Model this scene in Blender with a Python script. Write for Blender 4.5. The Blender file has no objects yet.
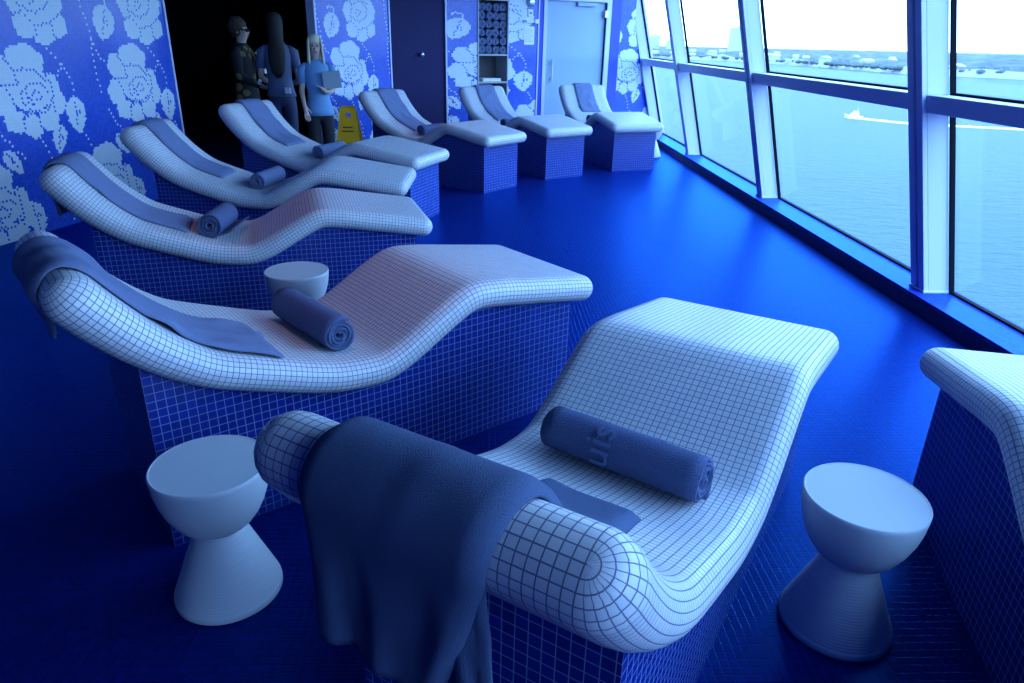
import bpy, bmesh, math, random
from mathutils import Vector, Matrix, noise
random.seed(7)
S = bpy.context.scene
COL = S.collection
PI = math.pi

# ------------------------------------------------------------------ materials
def newmat(name):
    m = bpy.data.materials.new(name); m.use_nodes = True
    nt = m.node_tree; b = nt.nodes['Principled BSDF']
    return m, nt, b

def flat(name, col, rough=.5, metal=0., spec=.5, bump=0., bscale=60., var=0.):
    m, nt, b = newmat(name)
    b.inputs['Base Color'].default_value = (*col, 1)
    b.inputs['Roughness'].default_value = rough
    b.inputs['Metallic'].default_value = metal
    b.inputs['Specular IOR Level'].default_value = spec
    if bump or var:
        tc = nt.nodes.new('ShaderNodeTexCoord'); n = nt.nodes.new('ShaderNodeTexNoise')
        n.inputs['Scale'].default_value = bscale; n.inputs['Detail'].default_value = 4
        nt.links.new(tc.outputs['Object'], n.inputs['Vector'])
        if bump:
            bp = nt.nodes.new('ShaderNodeBump'); bp.inputs['Strength'].default_value = bump
            bp.inputs['Distance'].default_value = .004
            nt.links.new(n.outputs['Fac'], bp.inputs['Height']); nt.links.new(bp.outputs['Normal'], b.inputs['Normal'])
        if var:
            mx = nt.nodes.new('ShaderNodeMix'); mx.data_type = 'RGBA'
            mx.inputs['A'].default_value = (*[c*(1-var) for c in col], 1)
            mx.inputs['B'].default_value = (*[min(1, c*(1+var)) for c in col], 1)
            nt.links.new(n.outputs['Fac'], mx.inputs['Factor']); nt.links.new(mx.outputs['Result'], b.inputs['Base Color'])
    return m

def tile(name, c1, c2, grout, scale=40., mortar=.05, rough=.3, bump=.6, grough=.8, coord='UV', spec=.5):
    m, nt, b = newmat(name)
    tc = nt.nodes.new('ShaderNodeTexCoord'); br = nt.nodes.new('ShaderNodeTexBrick')
    br.offset = 0; br.squash = 1
    br.inputs['Scale'].default_value = scale
    br.inputs['Brick Width'].default_value = 1; br.inputs['Row Height'].default_value = 1
    br.inputs['Mortar Size'].default_value = mortar; br.inputs['Mortar Smooth'].default_value = .25
    br.inputs['Color1'].default_value = (*c1, 1); br.inputs['Color2'].default_value = (*c2, 1)
    br.inputs['Mortar'].default_value = (*grout, 1)
    nt.links.new(tc.outputs[coord], br.inputs['Vector'])
    nt.links.new(br.outputs['Color'], b.inputs['Base Color'])
    mr = nt.nodes.new('ShaderNodeMapRange')
    mr.inputs['To Min'].default_value = rough; mr.inputs['To Max'].default_value = grough
    nt.links.new(br.outputs['Fac'], mr.inputs['Value']); nt.links.new(mr.outputs['Result'], b.inputs['Roughness'])
    inv = nt.nodes.new('ShaderNodeMath'); inv.operation = 'SUBTRACT'; inv.inputs[0].default_value = 1
    nt.links.new(br.outputs['Fac'], inv.inputs[1])
    bp = nt.nodes.new('ShaderNodeBump'); bp.inputs['Strength'].default_value = bump; bp.inputs['Distance'].default_value = .003
    nt.links.new(inv.outputs[0], bp.inputs['Height']); nt.links.new(bp.outputs['Normal'], b.inputs['Normal'])
    b.inputs['Specular IOR Level'].default_value = spec
    return m

M = {}
M['white_tile'] = tile('white_mosaic', (.70, .71, .74), (.63, .65, .70), (.16, .18, .30), scale=54, mortar=.068, rough=.35, bump=1)
M['blue_tile'] = tile('blue_mosaic', (.007, .020, .20), (.010, .028, .27), (.18, .29, .50), scale=37, mortar=.04, rough=.22, bump=.5)
M['floor'] = tile('floor_mosaic', (.003, .008, .13), (.004, .012, .18), (.002, .003, .035), mortar=.06, rough=.30, bump=.8, coord='Object', spec=.5)
def glassy(m, tint, rough, ior=1.45):
    """diffuse tile under a blue glass glaze: diffuse base, coloured gloss by fresnel"""
    nt = m.node_tree; b = nt.nodes['Principled BSDF']; out = nt.nodes['Material Output']
    d = nt.nodes.new('ShaderNodeBsdfDiffuse'); g = nt.nodes.new('ShaderNodeBsdfGlossy'); f = nt.nodes.new('ShaderNodeFresnel'); mx = nt.nodes.new('ShaderNodeMixShader')
    g.inputs['Color'].default_value = (*tint, 1); g.inputs['Roughness'].default_value = rough; f.inputs['IOR'].default_value = ior
    nt.links.new(b.inputs['Base Color'].links[0].from_socket, d.inputs['Color']); nm = b.inputs['Normal'].links[0].from_socket
    for q in (d, g, f): nt.links.new(nm, q.inputs['Normal'])
    nt.links.new(f.outputs[0], mx.inputs[0]); nt.links.new(d.outputs[0], mx.inputs[1]); nt.links.new(g.outputs[0], mx.inputs[2]); nt.links.new(mx.outputs[0], out.inputs['Surface'])
    nt.nodes.remove(b)
glassy(M['floor'], (.05, .27, .92), .32)
M['ledge'] = tile('ledge_mosaic', (.02, .05, .50), (.03, .07, .60), (.02, .04, .30), mortar=.05, rough=.2, bump=.3, coord='Object'); glassy(M['ledge'], (.10, .36, .95), .3, 1.3)
M['rose_white'] = tile('rose_mosaic', (.66, .74, .78), (.60, .69, .75), (.40, .50, .70), scale=60, mortar=.05, rough=.35, bump=.3)
M['rose_blue'] = tile('wall_mosaic', (.014, .06, .48), (.03, .105, .62), (.03, .10, .50), scale=60, mortar=.05, rough=.22, bump=.3)
M['navy'] = flat('navy_gloss', (.008, .008, .07), .6, spec=.15)
M['dark'] = flat('dark_paint', (.006, .006, .016), .7)
M['bluewall'] = flat('deep_blue_paint', (.02, .05, .55), .5)
M['ceiling'] = flat('ceiling_paint', (.20, .22, .32), .8)
M['frame'] = flat('white_powder_coat', (.58, .62, .80), .4)
M['framegroove'] = flat('groove_grey', (.16, .2, .45), .5)
M['gasket'] = flat('black_rubber', (.004, .005, .01), .8, spec=.1)
M['riser'] = flat('dark_riser', (.008, .01, .10), .5)
M['towel'] = flat('blue_grey_terry', (.17, .21, .36), .95, spec=.1, bump=1.0, bscale=260, var=.18)
M['towel_navy'] = flat('dark_terry', (.08, .115, .22), .95, spec=.1, bump=.7, bscale=500, var=.15)
M['towel_dark'] = flat('navy_terry', (.09, .12, .24), .95, spec=.1, bump=1.0, bscale=260, var=.2)
M['towel_print'] = flat('pale_print', (.125, .165, .32), .95, spec=.1)
M['stool'] = flat('matt_plastic', (.56, .60, .64), .55, spec=.3)
M['steel'] = flat('brushed_steel', (.6, .64, .7), .3, metal=.8)
M['door'] = flat('frosted_blue_grey', (.29, .41, .56), .35)
M['cab'] = flat('grey_cabinet', (.35, .37, .40), .5)
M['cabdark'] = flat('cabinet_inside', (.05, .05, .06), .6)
M['paper'] = flat('white_paper', (.8, .82, .85), .6)
M['printgrey'] = flat('grey_print', (.3, .33, .4), .6)
M['yellow'] = flat('yellow_plastic', (.95, .50, .01), .4)
M['signprint'] = flat('dark_print', (.10, .08, .01), .5)
M['skin'] = flat('skin', (.50, .34, .27), .55)
M['hair_dark'] = flat('brown_hair', (.012, .007, .005), .7, bump=1, bscale=120)
M['hair_curl'] = flat('dark_curls', (.06, .04, .03), .8, bump=1, bscale=90)
M['hair_blond'] = flat('blond_hair', (.62, .56, .38), .6, bump=1, bscale=120)
M['jeans'] = flat('dark_denim', (.03, .04, .10), .8, bump=.4)
M['black'] = flat('black_cloth', (.008, .008, .012), .85)
M['tee'] = flat('grey_blue_tee', (.10, .13, .22), .85)
M['tunic'] = flat('light_blue_tunic', (.13, .28, .50), .8)
M['folder'] = flat('grey_folder', (.22, .27, .33), .5)
M['boat'] = flat('white_hull', (.85, .87, .9), .4)

# floral jacket: black cloth with scattered ochre blooms
m, nt, b = newmat('floral_cloth')
tc = nt.nodes.new('ShaderNodeTexCoord'); vo = nt.nodes.new('ShaderNodeTexVoronoi'); vo.inputs['Scale'].default_value = 7
nt.links.new(tc.outputs['Object'], vo.inputs['Vector'])
cr = nt.nodes.new('ShaderNodeValToRGB'); cr.color_ramp.elements[0].position = .26; cr.color_ramp.elements[0].color = (.16, .12, .05, 1)
cr.color_ramp.elements[1].position = .34; cr.color_ramp.elements[1].color = (.008, .008, .012, 1)
nt.links.new(vo.outputs['Distance'], cr.inputs['Fac']); nt.links.new(cr.outputs['Color'], b.inputs['Base Color'])
b.inputs['Roughness'].default_value = .85; M['floral'] = m

# clear glass
m, nt, b = newmat('window_glass')
out = nt.nodes['Material Output']; nt.nodes.remove(b)
tr = nt.nodes.new('ShaderNodeBsdfTransparent'); tr.inputs['Color'].default_value = (.955, .985, .985, 1)
gl = nt.nodes.new('ShaderNodeBsdfGlossy'); gl.inputs['Roughness'].default_value = .01
mx = nt.nodes.new('ShaderNodeMixShader'); mx.inputs[0].default_value = .05
nt.links.new(tr.outputs[0], mx.inputs[1]); nt.links.new(gl.outputs[0], mx.inputs[2]); nt.links.new(mx.outputs[0], out.inputs['Surface'])
M['glass'] = m

# sea
m, nt, b = newmat('sea_water')
b.inputs['Base Color'].default_value = (.085, .205, .245, 1); b.inputs['Roughness'].default_value = .5; b.inputs['Specular IOR Level'].default_value = .12
tc = nt.nodes.new('ShaderNodeTexCoord'); mp = nt.nodes.new('ShaderNodeMapping'); mp.inputs['Scale'].default_value = (.55, 1.0, 1); mp.inputs['Rotation'].default_value = (0, 0, .5)
n1 = nt.nodes.new('ShaderNodeTexNoise'); n1.inputs['Scale'].default_value = .45; n1.inputs['Detail'].default_value = 8; n1.inputs['Roughness'].default_value = .65
n2 = nt.nodes.new('ShaderNodeTexNoise'); n2.inputs['Scale'].default_value = .012; n2.inputs['Detail'].default_value = 3
nt.links.new(tc.outputs['Object'], mp.inputs['Vector']); nt.links.new(mp.outputs[0], n1.inputs['Vector']); nt.links.new(tc.outputs['Object'], n2.inputs['Vector'])
bp = nt.nodes.new('ShaderNodeBump'); bp.inputs['Strength'].default_value = 1; bp.inputs['Distance'].default_value = .5
nt.links.new(n1.outputs['Fac'], bp.inputs['Height']); nt.links.new(bp.outputs['Normal'], b.inputs['Normal'])
mxc = nt.nodes.new('ShaderNodeMix'); mxc.data_type = 'RGBA'; mxc.inputs['A'].default_value = (.013, .053, .074, 1); mxc.inputs['B'].default_value = (.024, .070, .088, 1)
nt.links.new(n2.outputs['Fac'], mxc.inputs['Factor']); nt.links.new(mxc.outputs['Result'], b.inputs['Base Color'])
M['sea'] = m
# far shore
m, nt, b = newmat('wooded_shore')
tc = nt.nodes.new('ShaderNodeTexCoord'); n1 = nt.nodes.new('ShaderNodeTexNoise'); n1.inputs['Scale'].default_value = .03; n1.inputs['Detail'].default_value = 6
nt.links.new(tc.outputs['Object'], n1.inputs['Vector'])
cr = nt.nodes.new('ShaderNodeValToRGB'); e = cr.color_ramp.elements
e[0].position = .40; e[0].color = (.040, .055, .050, 1); e[1].position = .62; e[1].color = (.10, .105, .095, 1)
nt.links.new(n1.outputs['Fac'], cr.inputs['Fac']); nt.links.new(cr.outputs['Color'], b.inputs['Base Color']); b.inputs['Roughness'].default_value = .9
M['shore'] = m
M['sand'] = flat('pale_sand', (.30, .29, .25), .9)
M['foliage'] = flat('far_foliage', (.075, .092, .082), .9, var=.4, bscale=.05)
M['render'] = flat('pale_render', (.42, .41, .38), .8)
M['winband'] = flat('window_band', (.45, .48, .5), .4)

# ------------------------------------------------------------------ helpers
def link(name, me, mat=None, parent=None, loc=None, rot=None, smooth=False):
    o = bpy.data.objects.new(name, me); COL.objects.link(o)
    if mat is not None:
        for mm in (mat if isinstance(mat, (list, tuple)) else [mat]): me.materials.append(mm)
    if parent: o.parent = parent
    if loc is not None: o.location = loc
    if rot is not None: o.rotation_euler = rot
    if smooth: me.polygons.foreach_set('use_smooth', [True]*len(me.polygons))
    return o

def mesh(name, vs, fs, mat=None, parent=None, uv=None, smooth=False, mi=None, loc=None, rot=None):
    me = bpy.data.meshes.new(name); me.from_pydata([tuple(v) for v in vs], [], fs)
    if uv is not None:
        l = me.uv_layers.new(name='UVMap')
        for i, c in enumerate(uv): l.data[i].uv = c
    o = link(name, me, mat, parent, loc, rot, smooth)
    if mi is not None: me.polygons.foreach_set('material_index', mi)
    me.update(); return o

class MB:
    """collects boxes, prisms and tubes into one mesh"""
    def __init__(s): s.v = []; s.f = []
    def add(s, v, f):
        k = len(s.v); s.v += [Vector(x) for x in v]; s.f += [tuple(i+k for i in q) for q in f]; return s
    def box(s, x0, x1, y0, y1, z0, z1, mat=None):
        v = [Vector((x, y, z)) for z in (z0, z1) for y in (y0, y1) for x in (x0, x1)]
        if mat: v = [mat @ p for p in v]
        return s.add(v, [(0, 2, 3, 1), (4, 5, 7, 6), (0, 1, 5, 4), (2, 6, 7, 3), (0, 4, 6, 2), (1, 3, 7, 5)])
    def prism(s, poly, axis_vec, mat=None):
        a = [Vector(p) for p in poly]; b = [p+Vector(axis_vec) for p in a]; n = len(a)
        v = a+b
        if mat: v = [mat @ p for p in v]
        f = [tuple(range(n))[::-1], tuple(range(n, 2*n))]+[(i, (i+1) % n, (i+1) % n+n, i+n) for i in range(n)]
        return s.add(v, f)
    def tube(s, p, q, r, r2=None, n=12):
        p = Vector(p); q = Vector(q); r2 = r if r2 is None else r2
        d = (q-p).normalized(); a = d.orthogonal().normalized(); c = d.cross(a)
        v = []
        for P, R in ((p, r), (q, r2)):
            v += [P+(a*math.cos(2*PI*i/n)+c*math.sin(2*PI*i/n))*R for i in range(n)]
        f = [tuple(range(n))[::-1], tuple(range(n, 2*n))]+[(i, (i+1) % n, (i+1) % n+n, i+n) for i in range(n)]
        return s.add(v, f)
    def build(s, name, mat=None, parent=None, bevel=0, loc=None, rot=None, smooth=False):
        me = bpy.data.meshes.new(name); me.from_pydata([tuple(v) for v in s.v], [], s.f); me.update()
        bm = bmesh.new(); bm.from_mesh(me); bmesh.ops.recalc_face_normals(bm, faces=bm.faces)
        if bevel: bmesh.ops.bevel(bm, geom=bm.edges[:], offset=bevel, segments=2, affect='EDGES', profile=.5)
        bm.to_mesh(me); bm.free()
        return link(name, me, mat, parent, loc, rot, smooth)

def lathe(name, prof, mat, parent=None, n=64, loc=None):
    vs = []; fs = []
    for r, z in prof:
        vs += [(r*math.cos(2*PI*i/n), r*math.sin(2*PI*i/n), z) for i in range(n)]
    for k in range(len(prof)-1):
        for i in range(n):
            j = (i+1) % n; fs.append((k*n+i, k*n+j, (k+1)*n+j, (k+1)*n+i))
    fs.append(tuple(range(n))[::-1]); fs.append(tuple(range((len(prof)-1)*n, len(prof)*n)))
    o = mesh(name, vs, fs, mat, parent, smooth=True, loc=loc)
    o.data.polygons[len(fs)-1].use_smooth = False; o.data.polygons[len(fs)-2].use_smooth = False
    return o

def tag(o, label=None, cat=None, group=None, kind=None):
    if label: o['label'] = label
    if cat: o['category'] = cat
    if group: o['group'] = group
    if kind: o['kind'] = kind
    return o

def empty(name, loc, rz=0):
    o = bpy.data.objects.new(name, None); COL.objects.link(o); o.location = loc; o.rotation_euler = (0, 0, rz); o.empty_display_size = .1
    return o

def copy_tree(o, parent=None):
    c = o.copy(); COL.objects.link(c)
    if parent: c.parent = parent
    for ch in list(o.children): copy_tree(ch, c)
    return c

def struct(o): o['kind'] = 'structure'; return o

# ------------------------------------------------------------------ camera (fitted from the vanishing points)
F = 707.84
camd = bpy.data.cameras.new('camera'); cam = bpy.data.objects.new('camera', camd); COL.objects.link(cam); S.camera = cam
camd.sensor_width = 36; camd.lens = F/1024*36; camd.clip_end = 8000; camd.clip_start = .05
a = Vector((486-512, 341.5-39, -F)).normalized(); dn = Vector((475-512, 341.5-2001, -F)).normalized()
Yc = a; Zc = -dn; Xc = Yc.cross(Zc)
R3 = Matrix((Xc, Yc, Zc))                       # world = R3 @ cam
cam.matrix_world = Matrix.Translation((0, 0, 1.5)) @ R3.to_4x4()

# ------------------------------------------------------------------ floor, ceiling, shell
struct(MB().box(-8, 2.95, -4.5, 16, -.2, 0).build('floor', M['floor']))
struct(MB().box(-8, 2.42, -4.5, 16, 2.75, 2.9).build('ceiling', M['ceiling']))
struct(MB().box(-8.2, -8, -4.5, 16, -.2, 2.9).build('wall_far_left', M['dark']))
struct(MB().box(-8.2, 2.1, 16, 16.2, -.2, 2.9).build('wall_rear', M['dark']))
struct(MB().box(2.0, 2.1, 12.6, 16, -.2, 2.9).build('leak_block_wall', M['dark']))  # unseen, added to stop daylight leaking in past the end of the glass
struct(MB().box(-8.2, 2.9, -4.7, -4.5, -.2, 2.9).build('wall_behind', M['bluewall']))

# ------------------------------------------------------------------ rose mosaic pattern (one repeat, metres: s along wall, z up)
def ell(x, y, cx, cy, rx, ry, n=0, ph=0, am=0):
    dx, dy = (x-cx)/rx, (y-cy)/ry
    r = math.hypot(dx, dy)
    if r > 1.25: return False
    if n: return r < 1+am*math.sin(n*math.atan2(dy, dx)+ph)
    return r < 1
PET_R = [(285, 312, 78, 84), (190, 340, 44, 64), (170, 468, 46, 66), (200, 560, 46, 50), (262, 585, 40, 56), (335, 562, 44, 52), (383, 485, 40, 62), (378, 405, 28, 48), (280, 425, 95, 100)]
LIN_R = [[(205, 290), (235, 345), (240, 400), (190, 405), (160, 395)], [(235, 345), (270, 335), (330, 350), (345, 380), (385, 360)],
         [(190, 405), (205, 470), (235, 530), (225, 600)], [(275, 520), (240, 480), (245, 440), (285, 405), (330, 405), (360, 440)],
         [(275, 520), (330, 530), (355, 510), (360, 480)], [(286, 492), (272, 460), (298, 430), (325, 450), (312, 478), (290, 470)],
         [(345, 380), (372, 400), (375, 440), (365, 540)], [(290, 520), (295, 600)], [(275, 520), (235, 550)], [(265, 440), (262, 480), (285, 500)]]
PET_T = [(300, 45, 80, 60), (228, 90, 36, 58), (245, 195, 38, 56), (310, 235, 42, 42), (370, 195, 38, 52), (375, 90, 35, 62), (300, 130, 90, 90), (260, 0, 45, 50), (345, -10, 45, 50), (300, -40, 50, 45)]
LIN_T = [[(205, 170), (245, 150), (285, 200), (340, 190), (400, 150)], [(250, 60), (238, 120), (290, 155), (345, 125), (357, 70), (320, 35)],
         [(280, 100), (290, 82), (308, 90), (300, 112), (275, 120)], [(285, 200), (280, 250)], [(345, 190), (350, 240)], [(225, 30), (260, 50), (300, 30), (360, 40)], [(240, 20), (300, -10), (350, 10)]]
def nrm_R(p): return ((p[0]-272)/295*.66-.57, 1.06-(p[1]-434)/412*.68)
def nrm_T(p): return ((p[0]-300)/220*.55-.33, 1.405+(265-p[1])/365*.68)
def poly_in(x, y, P):
    c = False; j = len(P)-1
    for i in range(len(P)):
        if (P[i][1] > y) != (P[j][1] > y) and x < (P[j][0]-P[i][0])*(y-P[i][1])/(P[j][1]-P[i][1])+P[i][0]: c = not c
        j = i
    return c
def leaf_poly(cx, cy, L, W, ang, jag=True):
    pts = []
    prof = [(0, 0), (.08, .25), (.22, .46), (.42, .5), (.55, .42), (.6, .5), (.72, .30), (.78, .34), (1, 0)] if jag else [(0, 0), (.1, .3), (.3, .5), (.6, .48), (.85, .28), (1, 0)]
    side = [(t*L, w*W) for t, w in prof]+[(t*L, -w*W) for t, w in prof[::-1]]
    c, s = math.cos(ang), math.sin(ang)
    return [(cx+c*x-s*y, cy+s*x+c*y) for x, y in side]
LEAVES = [leaf_poly(-.14, 1.0, .30, .20, -1.62), leaf_poly(-.33, .80, .24, .14, -1.9), leaf_poly(-.75, 1.70, .30, .24, -1.95, False),
          leaf_poly(-.90, .66, .22, .12, -1.0), leaf_poly(-.78, .26, .28, .18, -1.4)]
SWIRL = [(-.75, 1.68), (-.76, 1.75), (-.82, 1.77), (-.86, 1.74)]
def dashes(P, x, y, step, w):
    # dotted line test: small squares along a polyline
    acc = 0
    for (x0, y0), (x1, y1) in zip(P, P[1:]):
        L = math.hypot(x1-x0, y1-y0); n = max(1, int(round(L/step)))
        for k in range(n):
            t = (k+.5)/n
            if abs(x-(x0+(x1-x0)*t)) < w and abs(y-(y0+(y1-y0)*t)) < w: return True
    return False
CELL = .0165; PW = 1.15; NU = int(round(PW/CELL)); NV = int(2.8/CELL)
def make_pattern():
    G = [[False]*NU for _ in range(NV)]
    def setp(x, y, val):
        i = int(math.floor(x/CELL)) % NU; j = int(math.floor(y/CELL))
        if 0 <= j < NV: G[j][i] = val
    def fill(test, x0, x1, y0, y1):
        for j in range(max(0, int(y0/CELL)), min(NV, int(y1/CELL)+1)):
            for ii in range(int(math.floor(x0/CELL)), int(x1/CELL)+1):
                if test((ii+.5)*CELL, (j+.5)*CELL): G[j][ii % NU] = True
    def line(P, val, on=2, off=1, sk=None):
        pts = []
        for (x0, y0), (x1, y1) in zip(P, P[1:]):
            L = math.hypot(x1-x0, y1-y0); n = max(1, int(L/(CELL*.5)))
            for k in range(n): pts.append((int(math.floor((x0+(x1-x0)*k/n)/CELL)), int(math.floor((y0+(y1-y0)*k/n)/CELL))))
        seq = []
        for p in pts:
            if not seq or seq[-1] != p: seq.append(p)
        for k, (i, j) in enumerate(seq):
            if k % (on+off) < on and 0 <= j < NV: G[j][i % NU] = val
    def petals(PET, f, sx, sy, dz=0):
        for k, (cx, cy, rx, ry) in enumerate(PET):
            X, Y = f((cx, cy)); Y += dz; RX = rx*sx; RY = ry*sy
            fill(lambda x, y: ell(x, y, X, Y, RX, RY, 6, k*1.3, .05), X-1.3*RX, X+1.3*RX, Y-1.3*RY, Y+1.3*RY)
    sxR, syR = .66/295, .68/412; sxT, syT = .55/220, .68/365
    for dx, dz in ((0, 0), (-.52, -.80), (-.52, 1.62)):
        petals([(c[0], c[1], c[2], c[3]) for c in PET_R], lambda p: (nrm_R(p)[0]+dx, nrm_R(p)[1]+dz), sxR, syR)
        for l in LIN_R: line([(nrm_R(p)[0]+dx, nrm_R(p)[1]+dz) for p in l], False, 1, 1)
    petals(PET_T, nrm_T, sxT, syT)
    for l in LIN_T: line([nrm_T(p) for p in l], False, 1, 1)
    for P in LEAVES:
        xs = [p[0] for p in P]; ys = [p[1] for p in P]
        fill(lambda x, y: poly_in(x, y, P), min(xs), max(xs), min(ys), max(ys))
        n = len(P)//2; tip = P[n-1]; a0 = P[0]
        line([(a0[0]*.85+tip[0]*.15, a0[1]*.85+tip[1]*.15), (a0[0]*.2+tip[0]*.8, a0[1]*.2+tip[1]*.8)], False, 1, 1)
        for q in (2, 3):
            mid = (a0[0]+(tip[0]-a0[0])*.45, a0[1]+(tip[1]-a0[1])*.45)
            line([mid, (mid[0]*.5+P[q][0]*.5, mid[1]*.5+P[q][1]*.5)], False, 1, 1)
    line(SWIRL, True, 3, 0)
    for V in ([(-.30, 1.36), (-.19, 1.24), (-.13, 1.10), (-.13, 1.0)], [(-.19, 1.24), (-.30, 1.12)],
              [(-1.05, 2.1), (-1.03, 1.7), (-.98, 1.46), (-1.0, 1.3), (-.99, 1.1), (-.98, 1.0)], [(-.98, 1.42), (-.92, 1.30), (-.88, 1.24)],
              [(-.94, .86), (-.86, .74), (-.76, .62), (-.70, .55)], [(-.55, .72), (-.52, .62), (-.48, .55)], [(-.12, .72), (-.05, .6), (-.03, .45), (-.08, .3)],
              [(-.48, .5), (-.40, .4), (-.36, .2), (-.4, .02)], [(-.75, 2.05), (-.78, 2.3), (-.7, 2.5)]):
        line(V, True, 1, 2)
    return G
PAT = make_pattern()

def frame_of(P, yaw):
    a = math.radians(yaw); d = Vector((math.sin(a), math.cos(a), 0)); n = Vector((d.y, -d.x, 0))   # n faces the room
    return Matrix(((d.x, -n.x, 0, P[0]), (d.y, -n.y, 0, P[1]), (0, 0, 1, 0), (0, 0, 0, 1)))      # local: x along, y away from room, z up

def mosaic_wall(name, P, yaw, L, off, sx=1., dz=0., hole=None, H=2.75, mirror=False, top=None):
    """wall of thickness .12 whose room side is a rose mosaic; hole = (s0, s1, z0, z1)"""
    cw = CELL*sx; nu = int(math.ceil(L/cw)); nv = int(math.ceil(H/CELL))
    vs = []; fs = []; mi = []; uv = []
    def quad(x0, x1, z0, z1, k):
        b = len(vs); vs.extend([(x0, 0, z0), (x1, 0, z0), (x1, 0, z1), (x0, 0, z1)]); fs.append((b, b+1, b+2, b+3)); mi.append(k)
        uv.extend([(x0/sx, z0), (x1/sx, z0), (x1/sx, z1), (x0/sx, z1)])
    for j in range(nv):
        z0 = j*CELL; z1 = min(H, z0+CELL); run = None
        lim = L if top is None else top(z0+CELL/2)
        pj = j-int(round(dz/CELL))
        for i in range(nu+1):
            if i < nu:
                x = (i+.5)*cw
                if x > lim: k = -1
                elif hole and hole[0] < x < hole[1] and hole[2] < z0+CELL/2 < hole[3]: k = -1
                else:
                    ui = int(math.floor((x/sx-off)/CELL)) % NU
                    k = 1 if (0 <= pj < NV and PAT[pj][ui]) else 0
            else: k = None
            if run is None: run = (i, k)
            elif k != run[1]:
                if run[1] != -1: quad(run[0]*cw, min(i*cw, L), z0, z1, run[1])
                run = (i, k)
    # body behind the mosaic
    b = MB()
    T = .12
    if hole:
        b.box(0, hole[0], .0005, T, 0, H); b.box(hole[1], L, .0005, T, 0, H); b.box(hole[0], hole[1], .0005, T, 0, hole[2]); b.box(hole[0], hole[1], .0005, T, hole[3], H)
    elif top:
        b.prism([(0, .0005, 0), (top(0), .0005, 0), (top(H), .0005, H), (0, .0005, H)], (0, T, 0))
    else: b.box(0, L, .0005, T, 0, H)
    for f in b.f:
        k = len(vs); 
        vs.extend([tuple(b.v[i]) for i in f]); fs.append(tuple(range(k, k+len(f)))); mi.append(2); uv.extend([(0, 0)]*len(f))
    o = mesh(name, vs, fs, [M['rose_blue'], M['rose_white'], M['bluewall']], uv=uv, mi=mi)
    o.matrix_world = frame_of(P, yaw)
    return struct(o)

# left wall: passes (-3.628,5.281), ends at (-3.05,7.5)
yl = math.radians(14.7); Ll = 6.6
P0 = (-3.05-math.sin(yl)*Ll, 7.5-math.cos(yl)*Ll)
mosaic_wall('wall_left', P0, 14.7, Ll, Ll)
# panel 2
mosaic_wall('wall_left_centre', (-1.961, 8.965), 31, 1.36, .57+.49, sx=1.08, dz=.045)
# dark glossy panel between
yaw3 = math.degrees(math.atan2(-.563+1.262, 10.85-10.128))
d3 = MB().box(0, 1.005, 0.02, .10, 0, 2.75).build('wall_centre', M['navy']); d3.matrix_world = frame_of((-1.262, 10.128), yaw3); struct(d3)
# panel 3 with the towel niche
mosaic_wall('wall_back', (-.563, 10.85), 60, 1.56, 0.907, sx=1.72, dz=.07, hole=(.508, 1.03, .55, 2.03))
# door wall
DW = frame_of((.815, 11.65), 68)
PD = (.815+.927*1.406, 11.65+.375*1.406)
b = MB(); b.box(-.02, .045, -.02, .10, 0, 2.75); b.box(1.215, 1.40, -.02, .10, 0, 2.75); b.box(.045, 1.215, -.0, .10, 2.13, 2.75)
o = b.build('wall_door_side', M['bluewall']); o.matrix_world = DW; struct(o)
# right panel, cut along the slanted window
yp = math.radians(75)
def rtop(z): return .62-.26*z*1.0
mosaic_wall('wall_right', (PD[0], PD[1]), 75, .85, .15+.57+.0, sx=1.0, dz=.0, top=lambda z: .84-.27*z)

# thin metal edge trims on the mosaic panels
def edge_trim(n, P, yaw, s):
    o = MB().box(s-.012, s+.012, -.012, .11, 0, 2.75).build('trim_%d' % n, M['frame']); o.matrix_world = frame_of(P, yaw); struct(o)
edge_trim(1, P0, 14.7, Ll); edge_trim(2, (-1.961, 8.965), 31, 0); edge_trim(3, (-1.961, 8.965), 31, 1.36)
edge_trim(4, (-.563, 10.85), 60, 0.0); edge_trim(5, (-.563, 10.85), 60, 1.56)

# door
dr = MB().box(.10, 1.135, .03, .07, .02, 2.05).build('door_1', M['door']); dr.matrix_world = DW; struct(dr)
fr = MB(); fr.box(.045, .10, -.03, .09, 0, 2.13); fr.box(1.135, 1.215, -.03, .09, 0, 2.13); fr.box(.10, 1.135, -.03, .09, 2.055, 2.13)
f_ = fr.build('door_frame', M['frame'], dr)
hb = MB(); hb.tube((.22, -.02, .90), (.22, -.02, 1.24), .012); hb.tube((.22, -.02, .95), (.22, .035, .95), .008); hb.tube((.22, -.02, 1.19), (.22, .035, 1.19), .008)
hb.build('door_handle', M['steel'], dr, smooth=False)
MB().box(.62, .95, -.02, .032, 1.99, 2.045).build('door_closer', M['door'], dr, bevel=.004)
MB().box(1.095, 1.15, -.045, .032, 1.84, 1.94).build('door_hinge', M['steel'], dr, bevel=.004)
MB().box(1.132, 1.14, -.005, .032, .02, 2.05).build('door_seal', M['gasket'], dr)

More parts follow.
